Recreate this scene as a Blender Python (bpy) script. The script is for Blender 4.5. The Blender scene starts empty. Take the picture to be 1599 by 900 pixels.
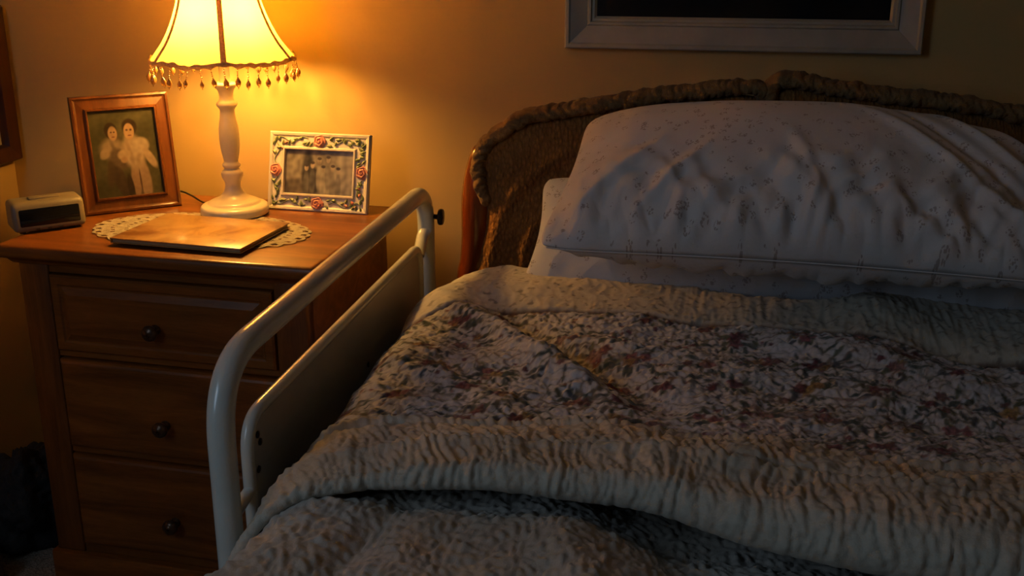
import bpy, bmesh, math, random
import numpy as np
from mathutils import Vector, Matrix

random.seed(7)
C = bpy.context.scene.collection
PI = math.pi
FLOOR = -0.14          # floor height; the camera stands 1.52 m above it
WALL_Y = 2.68          # wall behind the bed
WALL_XL = -1.88        # wall left of the night chest

# ------------------------------------------------------------------ camera
cam_d = bpy.data.cameras.new('camera')
cam = bpy.data.objects.new('camera', cam_d)
C.objects.link(cam)
cam.location = (0, 0, 1.38)
cam.rotation_euler = (math.radians(90 - 18.0), 0, math.radians(10.8))
cam_d.sensor_width = 36.0
cam_d.lens = 36.0 * 1750 / 1599
cam_d.clip_start = 0.02
cam_d.dof.use_dof = False
bpy.context.scene.camera = cam

# ------------------------------------------------------------------ light
sc = bpy.context.scene
sc.view_settings.view_transform = 'Standard'
sc.view_settings.look = 'None'
sc.view_settings.gamma = 1
sc.view_settings.use_curve_mapping = False
sc.view_settings.exposure = 0.0
world = bpy.data.worlds.new('world')
sc.world = world
world.use_nodes = True
world.node_tree.nodes['Background'].inputs[0].default_value = (0.60, 0.78, 1.0, 1)
world.node_tree.nodes['Background'].inputs[1].default_value = 0.004
LAMP_POS = Vector((-1.136, 2.43, 0.7242))
LAMP_WATT = 4.6
LAMP_COL = (1.0, 0.51, 0.10)
# cool daylight from the window in the left wall, beyond the foot of the bed
wl = bpy.data.lights.new('window_light', 'AREA')
wl.shape = 'RECTANGLE'; wl.size = 1.0; wl.size_y = 1.1
wl.energy = 11.5; wl.color = (0.58, 0.77, 1.0)
wo = bpy.data.objects.new('window_light', wl); C.objects.link(wo)
wo.location = (-1.80, -0.20, 1.70)
wo.rotation_euler = (Vector((0.0, 1.2, 0.75)) - wo.location).to_track_quat('-Z', 'Y').to_euler()


# ------------------------------------------------------------------ noise
def _hash(ix, iy, seed):
    h = (ix.astype(np.int64) * 374761393 + iy.astype(np.int64) * 668265263 + seed * 974711) & 0xFFFFFFFF
    h = ((h ^ (h >> 13)) * 1274126177) & 0xFFFFFFFF
    h = h ^ (h >> 16)
    return (h & 0xFFFF) / 65535.0 * 2 * PI


def perlin(x, y, seed=0):
    x = np.asarray(x, float); y = np.asarray(y, float)
    x, y = np.broadcast_arrays(x, y)
    ix = np.floor(x); iy = np.floor(y); fx = x - ix; fy = y - iy
    u = fx * fx * fx * (fx * (fx * 6 - 15) + 10); v = fy * fy * fy * (fy * (fy * 6 - 15) + 10)
    r = []
    for dx in (0, 1):
        for dy in (0, 1):
            a = _hash(ix + dx, iy + dy, seed)
            r.append(np.cos(a) * (fx - dx) + np.sin(a) * (fy - dy))
    return ((r[0] * (1 - v) + r[1] * v) * (1 - u) + (r[2] * (1 - v) + r[3] * v) * u) * 1.5


def ridged(x, y, seed=0):
    return 1 - 2 * np.abs(perlin(x, y, seed))


def sstep(a, b, x):
    t = np.clip((np.asarray(x, float) - a) / (b - a), 0, 1)
    return t * t * (3 - 2 * t)


def ridge(x, y, x0, y0, x1, y1, w, amp, fade=0.3):
    dx, dy = x1 - x0, y1 - y0
    L2 = dx * dx + dy * dy
    t = ((x - x0) * dx + (y - y0) * dy) / L2
    d = ((x - x0) * dy - (y - y0) * dx) / math.sqrt(L2)
    return amp * np.exp(-(d / w) ** 2) * sstep(-fade, fade, t) * (1 - sstep(1 - fade, 1 + fade, t))


# ------------------------------------------------------------------ mesh helpers
def smooth(me, on=True):
    me.polygons.foreach_set('use_smooth', [on] * len(me.polygons)); me.update()


def link(name, me, m=None, parent=None, loc=None, rot=None):
    o = bpy.data.objects.new(name, me)
    C.objects.link(o)
    if m is not None:
        for k in (m if isinstance(m, (list, tuple)) else [m]):
            me.materials.append(k)
    if parent is not None:
        o.parent = parent
    if loc is not None:
        o.location = loc
    if rot is not None:
        o.rotation_euler = rot
    return o


def grid(name, P, m, parent=None, closed_u=False, closed_v=False, uv=None, col=None, cap=False, flip=False, **k):
    """P: array (nu, nv, 3) of points."""
    nu, nv = P.shape[:2]
    idx = np.arange(nu * nv).reshape(nu, nv)
    a = idx
    iu = np.arange(nu if closed_u else nu - 1); iv = np.arange(nv if closed_v else nv - 1)
    U, V = np.meshgrid(iu, iv, indexing='ij')
    U1 = (U + 1) % nu; V1 = (V + 1) % nv
    q = np.stack([a[U, V], a[U1, V], a[U1, V1], a[U, V1]], -1).reshape(-1, 4)
    if flip:
        q = q[:, ::-1]
    me = bpy.data.meshes.new(name)
    me.vertices.add(nu * nv); me.vertices.foreach_set('co', P.astype(np.float32).ravel())
    nq = len(q); faces = [q.ravel()]; starts = np.arange(nq) * 4; tot = nq * 4
    caps = []
    if cap and closed_v:
        caps = [idx[0][::-1] if not flip else idx[0], idx[-1] if not flip else idx[-1][::-1]]
        faces += caps
    starts = list(starts)
    for c in caps:
        starts.append(tot); tot += len(c)
    me.loops.add(tot); me.loops.foreach_set('vertex_index', np.concatenate(faces).astype(np.int32))
    me.polygons.add(len(starts)); me.polygons.foreach_set('loop_start', np.array(starts, np.int32))
    me.update(calc_edges=True)
    smooth(me)
    if uv is not None:
        lay = me.uv_layers.new(name='UVMap')
        vi = np.concatenate(faces)
        lay.data.foreach_set('uv', uv.reshape(-1, 2)[vi].astype(np.float32).ravel())
    if col is not None:
        at = me.color_attributes.new('print', 'FLOAT_COLOR', 'POINT')
        c4 = np.ones((nu * nv, 4), np.float32); c4[:, :3] = col.reshape(-1, 3)
        at.data.foreach_set('color', c4.ravel())
    me.validate()
    return link(name, me, m, parent, **k)


def bm_obj(name, bm, m, parent=None, sm=False, **k):
    me = bpy.data.meshes.new(name)
    bmesh.ops.recalc_face_normals(bm, faces=bm.faces)
    bm.to_mesh(me); bm.free()
    if sm:
        smooth(me)
    o = link(name, me, m, parent, **k)
    if sm == 'auto':
        try:
            me.set_sharp_from_angle(angle=math.radians(35))
        except Exception:
            pass
    return o


def add_box(bm, lo, hi, bev=0.0, seg=2, mat=None):
    lo = Vector(lo); hi = Vector(hi)
    r = bmesh.ops.create_cube(bm, size=1.0)
    vs = r['verts']
    c = (lo + hi) / 2; d = hi - lo
    for v in vs:
        v.co = Vector((v.co.x * d.x, v.co.y * d.y, v.co.z * d.z)) + c
    if bev > 0:
        es = list({e for v in vs for e in v.link_edges})
        r = bmesh.ops.bevel(bm, geom=es, offset=bev, segments=seg, affect='EDGES', profile=0.5)
        vs = list({v for f in r['faces'] for v in f.verts} | {v for v in vs if v.is_valid})
    if mat is not None:
        for v in vs:
            v.co = mat @ v.co
    return vs


def box(name, lo, hi, m, parent=None, bev=0.0, seg=2, **k):
    bm = bmesh.new(); add_box(bm, lo, hi, bev, seg)
    return bm_obj(name, bm, m, parent, sm='auto' if bev else False, **k)


def lathe_pts(prof, n=64, wob=None):
    prof = np.array(prof, float)
    th = np.linspace(0, 2 * PI, n, endpoint=False)
    P = np.zeros((len(prof), n, 3))
    P[:, :, 0] = prof[:, 0, None] * np.cos(th); P[:, :, 1] = prof[:, 0, None] * np.sin(th); P[:, :, 2] = prof[:, 1, None]
    return P


def lathe(name, prof, m, parent=None, n=64, **k):
    return grid(name, lathe_pts(prof, n), m, parent, closed_v=True, cap=True, flip=True, **k)


def catmull(pts, n):
    p = np.array(pts, float)
    p = np.vstack([2 * p[0] - p[1], p, 2 * p[-1] - p[-2]])
    out = []
    for i in range(1, len(p) - 2):
        for t in np.linspace(0, 1, n, endpoint=False):
            out.append(0.5 * ((2 * p[i]) + (-p[i - 1] + p[i + 1]) * t + (2 * p[i - 1] - 5 * p[i] + 4 * p[i + 1] - p[i + 2]) * t * t
                              + (-p[i - 1] + 3 * p[i] - 3 * p[i + 1] + p[i + 2]) * t ** 3))
    out.append(p[-2])
    return np.array(out)


def tube_pts(path, rad, n=20, up=(0, 0, 1), squash=1.0):
    path = np.array(path, float); rad = np.broadcast_to(np.asarray(rad, float), (len(path),))
    T = np.gradient(path, axis=0); T /= np.linalg.norm(T, axis=1)[:, None]
    nrm = np.cross(T[0], np.array(up, float))
    if np.linalg.norm(nrm) < 1e-3:
        nrm = np.cross(T[0], np.array([1.0, 0, 0]))
    nrm /= np.linalg.norm(nrm)
    th = np.linspace(0, 2 * PI, n, endpoint=False)
    P = np.zeros((len(path), n, 3))
    for i in range(len(path)):
        nrm = nrm - T[i] * (nrm @ T[i]); nrm /= np.linalg.norm(nrm)
        b = np.cross(T[i], nrm)
        P[i] = path[i] + rad[i] * (np.cos(th)[:, None] * nrm * squash + np.sin(th)[:, None] * b)
    return P


def tube(name, path, rad, m, parent=None, n=20, **k):
    return grid(name, tube_pts(path, rad, n), m, parent, closed_v=True, cap=True, flip=True, **k)


def join_grids(name, Ps, m, parent=None, closed_v=True, **k):
    bm = bmesh.new()
    for P in Ps:
        nu, nv = P.shape[:2]
        vs = [[bm.verts.new(P[i, j]) for j in range(nv)] for i in range(nu)]
        for i in range(nu - 1):
            for j in range(nv if closed_v else nv - 1):
                bm.faces.new((vs[i][j], vs[i][(j + 1) % nv], vs[i + 1][(j + 1) % nv], vs[i + 1][j]))
        if closed_v:
            bm.faces.new(vs[0]); bm.faces.new(vs[-1])
    return bm_obj(name, bm, m, parent, sm='auto', **k)


def fillet(pts, r, n=8):
    """polyline with rounded corners"""
    pts = [Vector(p) for p in pts]; out = [pts[0]]
    for i in range(1, len(pts) - 1):
        a, b, c = pts[i - 1], pts[i], pts[i + 1]
        rr = r[i - 1] if isinstance(r, (list, tuple)) else r
        d1 = (a - b).normalized(); d2 = (c - b).normalized()
        p0 = b + d1 * rr; p1 = b + d2 * rr
        for t in np.linspace(0, 1, n):
            out.append(p0 * (1 - t) ** 2 + b * 2 * t * (1 - t) + p1 * t * t)
    out.append(pts[-1])
    # densify straight runs
    res = [out[0]]
    for q in out[1:]:
        d = (q - res[-1]).length
        k = max(1, int(d / 0.05))
        s = res[-1]
        for j in range(1, k + 1):
            res.append(s.lerp(q, j / k))
    return np.array([list(v) for v in res])


def empty(name, loc, rz=0.0):
    o = bpy.data.objects.new(name, None); C.objects.link(o)
    o.location = loc; o.rotation_euler = (0, 0, rz); o.empty_display_size = 0.05
    return o


def tag(o, label=None, cat=None, group=None, kind=None):
    if label: o['label'] = label
    if cat: o['category'] = cat
    if group: o['group'] = group
    if kind: o['kind'] = kind
    return o


# ------------------------------------------------------------------ materials
class NT:
    def __init__(s, name):
        s.m = bpy.data.materials.new(name); s.m.use_nodes = True
        s.t = s.m.node_tree; s.n = s.t.nodes; s.l = s.t.links
        s.b = s.n['Principled BSDF']; s.out = s.n['Material Output']

    def new(s, kind, **kw):
        n = s.n.new(kind)
        for k, v in kw.items():
            if k.startswith('_'):
                setattr(n, k[1:], v)
            else:
                n.inputs[k.replace('__', ' ')].default_value = v
        return n

    def link(s, a, b): s.l.new(a, b)

    def coord(s, what='Object', scale=(1, 1, 1), rot=(0, 0, 0)):
        tc = s.n.new('ShaderNodeTexCoord'); mp = s.n.new('ShaderNodeMapping')
        mp.inputs['Scale'].default_value = scale; mp.inputs['Rotation'].default_value = rot
        s.link(tc.outputs[what], mp.inputs['Vector']); return mp.outputs[0]

    def noise(s, vec, scale, detail=4, rough=.5, dist=0.0):
        n = s.new('ShaderNodeTexNoise', Scale=scale, Detail=detail, Roughness=rough, Distortion=dist)
        s.link(vec, n.inputs['Vector']); return n.outputs[0]

    def voro(s, vec, scale, feature='F1', rnd=1.0):
        n = s.new('ShaderNodeTexVoronoi', Scale=scale, Randomness=rnd, _feature=feature)
        s.link(vec, n.inputs['Vector']); return n

    def ramp(s, val, stops):
        n = s.n.new('ShaderNodeValToRGB'); e = n.color_ramp.elements
        e[0].position, e[0].color = stops[0][0], (*stops[0][1], 1)
        e[1].position, e[1].color = stops[-1][0], (*stops[-1][1], 1)
        for p, c in stops[1:-1]:
            x = e.new(p); x.color = (*c, 1)
        s.link(val, n.inputs[0]); return n.outputs[0]

    def math(s, op, a, b=None, c=None):
        n = s.n.new('ShaderNodeMath'); n.operation = op
        for i, v in enumerate((a, b, c)):
            if v is None: continue
            if isinstance(v, (int, float)): n.inputs[i].default_value = v
            else: s.link(v, n.inputs[i])
        return n.outputs[0]

    def mix(s, f, a, b, mode='MIX'):
        n = s.n.new('ShaderNodeMix'); n.data_type = 'RGBA'; n.blend_type = mode
        for sock, v in ((n.inputs[0], f), (n.inputs[6], a), (n.inputs[7], b)):
            if isinstance(v, (int, float)): sock.default_value = v
            elif isinstance(v, tuple): sock.default_value = (*v, 1)
            else: s.link(v, sock)
        return n.outputs[2]

    def bump(s, h, strength=.3, dist=.002, nrm=None):
        n = s.new('ShaderNodeBump', Strength=strength, Distance=dist)
        s.link(h, n.inputs['Height'])
        if nrm is not None: s.link(nrm, n.inputs['Normal'])
        s.link(n.outputs[0], s.b.inputs['Normal']); return n.outputs[0]

    def set(s, color=None, rough=.5, metal=0, spec=.5, coat=0, sheen=0):
        b = s.b
        if color is not None:
            if isinstance(color, tuple): b.inputs['Base Color'].default_value = (*color, 1)
            else: s.link(color, b.inputs['Base Color'])
        b.inputs['Roughness'].default_value = rough; b.inputs['Metallic'].default_value = metal
        b.inputs['Specular IOR Level'].default_value = spec
        b.inputs['Coat Weight'].default_value = coat; b.inputs['Coat Roughness'].default_value = .15
        b.inputs['Sheen Weight'].default_value = sheen
        return s.m


def plain(name, color, rough=.5, nscale=40, var=.12, bump=.15, bd=.0008, **k):
    t = NT(name); v = t.coord()
    n = t.noise(v, nscale, 5)
    c0 = tuple(x * (1 - var) for x in color); c1 = tuple(min(1, x * (1 + var)) for x in color)
    t.set(t.ramp(n, [(.3, c0), (.7, c1)]), rough, **k)
    t.bump(t.noise(v, nscale * 3, 4), bump, bd)
    return t.m


def wood(name, c0, c1, c2, axis=0, rough=.35, scale=9, coat=.3):
    t = NT(name)
    sc_ = [7, 7, 7]; sc_[axis] = .7
    v = t.coord('Object', tuple(sc_))
    n1 = t.noise(v, scale * .35, 5, .6, 1.2)
    n2 = t.noise(v, scale * 5, 4, .6, .3)
    f = t.math('ADD', t.math('MULTIPLY', n1, .75), t.math('MULTIPLY', n2, .25))
    t.set(t.ramp(f, [(.32, c0), (.5, c1), (.68, c2)]), rough, coat=coat, spec=.3)
    t.bump(n2, .12, .0006)
    return t.m


M = {}
t = NT('wall_paint'); v = t.coord()
t.set(t.ramp(t.noise(v, 2.2, 3), [(.3, (.47, .31, .12)), (.7, (.51, .34, .135))]), .75, spec=.2)
t.bump(t.noise(v, 90, 5), .25, .0012); M['wall'] = t.m
M['ceiling'] = plain('ceiling_paint', (.62, .58, .5), .9)
t = NT('carpet'); v = t.coord()
t.set(t.ramp(t.noise(v, 160, 5, .7), [(.35, (.16, .13, .10)), (.65, (.40, .35, .28))]), .95, spec=.1)
t.bump(t.noise(v, 220, 4), .9, .008); M['carpet'] = t.m
M['wood'] = wood('honey_pine', (.095, .028, .005), (.17, .053, .009), (.25, .085, .015), 0, .38, coat=.2)
M['wood_v'] = wood('honey_pine_upright', (.08, .022, .004), (.135, .040, .007), (.20, .062, .012), 2, .4, coat=.15)
M['wood_frame'] = wood('photo_frame_wood', (.05, .014, .004), (.085, .026, .006), (.13, .042, .009), 2, .28, coat=.5)
M['wood_dark'] = wood('dark_stained_wood', (.018, .003, .0015), (.03, .005, .002), (.04, .008, .003), 2, .5)
M['wood_bed'] = wood('headboard_wood', (.10, .018, .004), (.17, .033, .006), (.26, .058, .010), 2, .18, scale=6, coat=.8)
M['knob'] = plain('bronze_knob', (.09, .05, .03), .3, metal=.6)
M['lamp_paint'] = plain('cream_lamp_paint', (.72, .62, .44), .28, 30, .06, .08, coat=.4)
M['trim'] = plain('braid_trim', (.40, .28, .15), .85, 260, .35, .8, .002)
t = NT('backlit_braid'); v = t.coord()
tr = t.new('ShaderNodeBsdfTranslucent'); df = t.new('ShaderNodeBsdfDiffuse'); ms = t.new('ShaderNodeMixShader')
bc = t.ramp(t.noise(v, 260, 4), [(.3, (.50, .34, .16)), (.7, (.75, .54, .28))])
t.link(bc, tr.inputs[0]); t.link(bc, df.inputs[0]); ms.inputs[0].default_value = .75
t.link(tr.outputs[0], ms.inputs[1]); t.link(df.outputs[0], ms.inputs[2]); t.link(ms.outputs[0], t.out.inputs[0]); M['trim'] = t.m
M['cream_plastic'] = plain('cream_plastic', (.15, .12, .08), .45, 30, .06, .05)
M['dark_glass'] = plain('dark_display', (.006, .006, .007), .12, 30, .1, .01)
M['black'] = plain('black_plastic', (.012, .011, .011), .4)
M['white_frame'] = plain('distressed_white_paint', (.33, .30, .25), .5, 18, .10, .25)
M['pic_dark'] = plain('dark_print_under_glass', (.008, .008, .009), .22, 3, .5, .0)
M['metal_white'] = plain('white_enamel', (.52, .55, .52), .24, 14, .05, .06, .0006, coat=.5)
M['panel_white'] = plain('white_enamel_panel', (.40, .41, .40), .42, 9, .08, .08)
M['bolt'] = plain('dark_steel', (.03, .028, .026), .35, metal=.8)
M['brass'] = plain('brass', (.45, .28, .09), .35, metal=.8)
M['page'] = plain('page_edges', (.30, .20, .10), .8)

# book cover: parchment with a worn darker border
t = NT('parchment_cover'); v = t.coord('Object', (1, 1, 1))
n = t.noise(v, 11, 6, .62, .8)
t.set(t.ramp(n, [(.36, (.20, .075, .016)), (.47, (.36, .19, .06)), (.6, (.44, .26, .095)), (.75, (.50, .32, .13))]), .32, coat=.35)
M['parchment'] = t.m

# lamp shade fabric
t = NT('shade_fabric'); v = t.coord('Object', (1, 1, 1))
n = t.noise(v, 350, 2)
tr = t.new('ShaderNodeBsdfTranslucent'); df = t.new('ShaderNodeBsdfDiffuse'); ms = t.new('ShaderNodeMixShader')
tr.inputs[0].default_value = (.80, .50, .16, 1)
col = t.mix(n, (.82, .60, .14), (.90, .68, .18)); t.link(col, tr.inputs[0])
df.inputs[0].default_value = (.75, .62, .38, 1); ms.inputs[0].default_value = .38
t.link(tr.outputs[0], ms.inputs[1]); t.link(df.outputs[0], ms.inputs[2]); t.link(ms.outputs[0], t.out.inputs[0])
M['shade'] = t.m
t = NT('bulb_glow'); t.set((1, .8, .5), .3)
t.b.inputs['Emission Color'].default_value = (*LAMP_COL, 1); t.b.inputs['Emission Strength'].default_value = LAMP_WATT * 95
M['bulb'] = t.m
# amber bead glass
t = NT('amber_glass'); t.set((.50, .27, .07), .12, spec=.8)
t.b.inputs['Transmission Weight'].default_value = .55; t.b.inputs['IOR'].default_value = 1.5
M['amber'] = t.m
# doily
t = NT('lace_cotton'); v = t.coord()
t.set(t.ramp(t.noise(v, 60, 4), [(.3, (.50, .42, .30)), (.7, (.68, .60, .46))]), .9)
t.bump(t.voro(v, 260).outputs['Distance'], .8, .002); M['lace'] = t.m


def print_mat(name, rough=.85, bscale=500, bstr=.5, bd=.0015, sheen=.15, sprig=None):
    t = NT(name)
    a = t.new('ShaderNodeVertexColor'); a.layer_name = 'print'
    v = t.coord()
    c = t.mix(.35, a.outputs[0], t.ramp(t.noise(v, 90, 4), [(.3, (.55, .55, .55)), (.7, (1.0, 1.0, 1.0))]), 'MULTIPLY')
    t.set(c, rough, spec=.2, sheen=sheen)
    t.bump(t.noise(v, bscale, 4, .6), bstr, bd)
    return t.m


M['quilt'] = print_mat('quilt_cotton')
M['photo'] = NT('glossy_photo').m
t = NT('photo_print'); a = t.new('ShaderNodeVertexColor'); a.layer_name = 'print'
t.set(a.outputs[0], .22, spec=.4); M['photo'] = t.m
t = NT('painted_resin'); a = t.new('ShaderNodeVertexColor'); a.layer_name = 'print'
t.set(a.outputs[0], .4, spec=.4); M['resin'] = t.m
M['rose'] = plain('pink_rose_resin', (.50, .20, .15), .4, 60, .2)
M['leaf'] = plain('green_leaf_resin', (.17, .20, .10), .45, 60, .25)

# plush cover: ribbed brown
t = NT('brown_plush'); v = t.coord('UV', (1, 1, 1))
vs = t.coord('UV', (1, .55, 1))
n1 = t.voro(vs, 130, rnd=.85).outputs['Distance']; n2 = t.noise(vs, 300, 4)
n3 = t.noise(v, 9, 4)
t.set(t.mix(.6, t.ramp(n1, [(.0, (.42, .19, .055)), (.6, (.10, .042, .012))]),
            t.ramp(n3, [(.3, (.19, .085, .025)), (.7, (.34, .155, .045))])), .9, spec=.1, sheen=.06)
t.bump(t.math('ADD', t.math('MULTIPLY', n1, -1.0), t.math('MULTIPLY', n2, .5)), .9, .006); M['plush'] = t.m
t = NT('ruffle_plush'); v = t.coord('Object')
t.set(t.ramp(t.noise(v, 30, 4), [(.3, (.15, .085, .035)), (.7, (.26, .155, .066))]), .9, spec=.1, sheen=.06)
t.bump(t.noise(v, 260, 4), .7, .004); M['ruffle'] = t.m

# pillow cotton with small sprigs (UV in metres)
def sprig_mat(name, base0, base1, ink, scale=42.0):
    t = NT(name); v = t.coord('UV')
    cell = t.voro(v, scale, rnd=.8)
    fine = t.voro(v, scale * 6.5)
    blob = t.math('LESS_THAN', cell.outputs['Distance'], .36)
    keep = t.math('GREATER_THAN', t.new('ShaderNodeSeparateColor').outputs[0], .0)
    sep = t.new('ShaderNodeSeparateColor'); t.link(cell.outputs['Color'], sep.inputs[0])
    keep = t.math('GREATER_THAN', sep.outputs[0], .10)
    sf = t.new('ShaderNodeSeparateColor'); t.link(fine.outputs['Color'], sf.inputs[0])
    dots = t.math('MULTIPLY', t.math('LESS_THAN', fine.outputs['Distance'], .55), t.math('GREATER_THAN', sf.outputs[1], .35))
    mask = t.math('MULTIPLY', t.math('MULTIPLY', blob, keep), dots)
    base = t.ramp(t.noise(v, 6, 3), [(.3, base0), (.7, base1)])
    t.set(t.mix(t.math('MULTIPLY', mask, .6), base, ink), .8, spec=.2, sheen=.1)
    t.bump(t.noise(v, 420, 3), .3, .001)
    return t.m


M['pillow'] = sprig_mat('sprigged_cotton', (.58, .55, .55), (.66, .63, .62), (.22, .15, .12))
M['pillow_low'] = sprig_mat('sprigged_cotton_blue', (.50, .50, .53), (.58, .57, .60), (.20, .16, .15))
M['sheet'] = plain('white_sheet', (.55, .53, .52), .9)
M['bag'] = plain('black_cloth', (.012, .010, .010), .8, 60, .4, .6, .004)
M['cloth_pale'] = plain('pale_cloth', (.22, .15, .12), .85, 30, .4, .5, .003)

# ------------------------------------------------------------------ room
XR = 2.0; YB = -2.0; ZC = FLOOR + 2.5
def struct(o): o['kind'] = 'structure'; return o
struct(box('floor', (WALL_XL - .1, YB, FLOOR - .1), (XR, WALL_Y + .1, FLOOR), M['carpet']))
struct(box('ceiling', (WALL_XL - .1, YB, ZC), (XR, WALL_Y + .1, ZC + .1), M['ceiling']))
struct(box('wall_back', (WALL_XL - .1, WALL_Y, FLOOR), (XR, WALL_Y + .1, ZC), M['wall']))
struct(box('wall_left', (WALL_XL - .1, YB, FLOOR), (WALL_XL, WALL_Y, ZC), M['wall']))
struct(box('wall_right', (XR, YB, FLOOR), (XR + .1, WALL_Y, ZC), M['wall']))

# ------------------------------------------------------------------ night chest
NR = math.radians(-3.0)
ns = empty('nightstand', (-.798, 2.043, FLOOR), NR)
tag(ns, 'honey pine bedside chest of drawers standing left of the bed', 'nightstand')
H = .72 - FLOOR
def wall_loop(y0, x0, x1, y1, prof):
    """moulding: list of (outset, z) swept round a rectangle"""
    P = np.zeros((len(prof), 4, 3))
    for i, (o_, z) in enumerate(prof):
        P[i] = [(x0 - o_, y0 - o_, z), (x1 + o_, y0 - o_, z), (x1 + o_, y1, z), (x0 - o_, y1, z)]
    return P
# top slab with rounded edge, then ogee moulding below
prof = [(-.03, H - .045), (-.026, H - .045), (-.022, H - .040), (-.018, H - .034), (-.008, H - .030), (-.004, H - .026),
        (-.001, H - .022), (.0, H - .016), (-.0005, H - .009), (-.003, H - .004), (-.007, H - .001), (-.012, H)]
bm = bmesh.new()
P = wall_loop(0, -.745, 0, .53, prof)
vs = [[bm.verts.new(p) for p in row] for row in P]
for i in range(len(vs) - 1):
    for j in range(4):
        bm.faces.new((vs[i][j], vs[i][(j + 1) % 4], vs[i + 1][(j + 1) % 4], vs[i + 1][j]))
bm.faces.new(vs[0]); bm.faces.new(vs[-1])
bm_obj('top', bm, M['wood'], ns, sm='auto')
# carcass: sides, back, rails, posts
X0, X1, YF, YK = -.712, -.034, .032, .52
bm = bmesh.new()
add_box(bm, (X0, YF + .012, .05), (X0 + .02, YK, H - .045))
add_box(bm, (X1 - .02, YF + .012, .05), (X1, YK, H - .045))
add_box(bm, (X0 + .02, YK - .015, .05), (X1 - .02, YK, H - .045))
add_box(bm, (X0 + .02, YF + .10, .06), (X1 - .02, YK - .015, H - .06))
for (a, b) in ((H - .066, H - .045), (H - .262, H - .245), (H - .499, H - .48), (.10, H - .732)):
    add_box(bm, (X0 + .07, YF + .006, a), (X1 - .07, YF + .10, b), .002, 1)
bm_obj('carcass', bm, M['wood'], ns)
for xa, xb in ((X0, X0 + .072), (X1 - .072, X1)):
    bm = bmesh.new(); add_box(bm, (xa, YF, .10), (xb, YF + .04, H - .045), .004, 3)
    bm_obj('post', bm, M['wood_v'], ns, sm='auto')
bm = bmesh.new(); add_box(bm, (X0 - .012, YF - .012, 0), (X1 + .012, YK, .10), .006, 2)
bm_obj('plinth', bm, M['wood'], ns, sm='auto')
def raised_panel(x0, x1, z0, z1, y, m, parent, plain_=False):
    bm = bmesh.new()
    loops = []
    prof = ((0, .018), (0, -.002), (.004, -.006), (.020, -.006), (.024, -.003), (.027, -.003), (.042, -.010), (.05, -.010))
    if plain_:
        prof = ((0, .018), (0, .001), (.001, -.003), (.004, -.007), (.009, -.0095), (.014, -.010), (.05, -.010))
    for ins, dy in prof:
        loops.append([bm.verts.new((a, y + dy, b)) for a, b in ((x0 + ins, z0 + ins), (x1 - ins, z0 + ins), (x1 - ins, z1 - ins), (x0 + ins, z1 - ins))])
    for i in range(len(loops) - 1):
        for j in range(4):
            bm.faces.new((loops[i][j], loops[i][(j + 1) % 4], loops[i + 1][(j + 1) % 4], loops[i + 1][j]))
    bm.faces.new(loops[-1]); bm.faces.new(loops[0])
    return bm_obj('drawer', bm, m, parent, sm=False)
for z1, z0, kz in ((.652, .476, .548), (.455, .240, .322), (.220, -.013, .08)):
    d = raised_panel(X0 + .076, X1 - .076, z0 - FLOOR, z1 - FLOOR, YF, M['wood'], ns, plain_=(z1 < .6))
    kprof = [(.001, 0), (.011, 0), (.012, .003), (.0075, .006), (.0065, .012), (.009, .016), (.0155, .020), (.018, .026), (.0165, .032), (.010, .036), (.002, .0375)]
    kx = (X0 + X1) / 2
    lathe('knob', kprof, M['knob'], d, 32, loc=(kx - .01, YF - .009, kz - FLOOR), rot=(PI / 2, 0, 0))

# ------------------------------------------------------------------ doily
def doily():
    cx, cy, a, b = -1.148, 2.272, .257, .150
    nr, nt = 56, 360
    th = np.linspace(0, 2 * PI, nt, endpoint=False)
    r = np.linspace(0.02, 1, nr)
    R, T = np.meshgrid(r, th, indexing='ij')
    sc_ = 1 + .035 * np.abs(np.sin(T * 15)) * sstep(.75, 1, R) - .02 * sstep(.9, 1, R) + .02 * perlin(np.cos(T) * 3, np.sin(T) * 3, 5)
    x = a * R * np.cos(T) * sc_; y = b * R * np.sin(T) * sc_
    relief = .0007 * np.sin(R * 46) * np.cos(T * 30) + .0009 * ridged(x * 60, y * 60, 3)
    z = .0023 + relief * sstep(0, .3, R) + .0006 * perlin(x * 22, y * 22, 9)
    pts = np.stack([x, y, z], -1)
    bm = bmesh.new()
    V = [[bm.verts.new(pts[i, j]) for j in range(nt)] for i in range(nr)]
    for i in range(nr - 1):
        for j in range(nt):
            rr = r[i]
            # open lace holes in rings
            hole = (i % 7 in (2, 3)) and rr > .28 and (j % 8 in (1, 2, 3)) and rr < .9
            hole |= (i >= nr - 6 and i <= nr - 4 and (j % 12 in (4, 5, 6, 7)))
            if not hole:
                bm.faces.new((V[i][j], V[i][(j + 1) % nt], V[i + 1][(j + 1) % nt], V[i + 1][j]))
    bm.faces.new(V[0])
    ex = bmesh.ops.solidify(bm, geom=bm.faces[:], thickness=.0012)
    o = bm_obj('doily', bm, M['lace'], None, sm=True, loc=(cx, cy, .7205), rot=(0, 0, -.06))
    tag(o, 'oval cream lace doily lying flat under the thin tan book', 'doily')
doily()

# ------------------------------------------------------------------ thin book
bk = empty('book', (-1.121, 2.222, .7262), math.radians(-5.2))
tag(bk, 'thin tan parchment-covered book lying closed on the lace doily', 'book')
hw, hd = .157, .112
bm = bmesh.new(); add_box(bm, (-hw, -hd, .0085), (hw, hd, .0115), .001, 2); add_box(bm, (-hw, -hd, 0), (hw, hd, .002), .0007, 1)
add_box(bm, (-hw, -hd, 0.001), (-hw + .004, hd, .0105), .001, 1)
bm_obj('cover', bm, M['parchment'], bk, sm='auto')
box('pages', (-hw + .004, -hd + .004, .002), (hw - .004, hd - .004, .0085), M['page'], bk)

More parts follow.
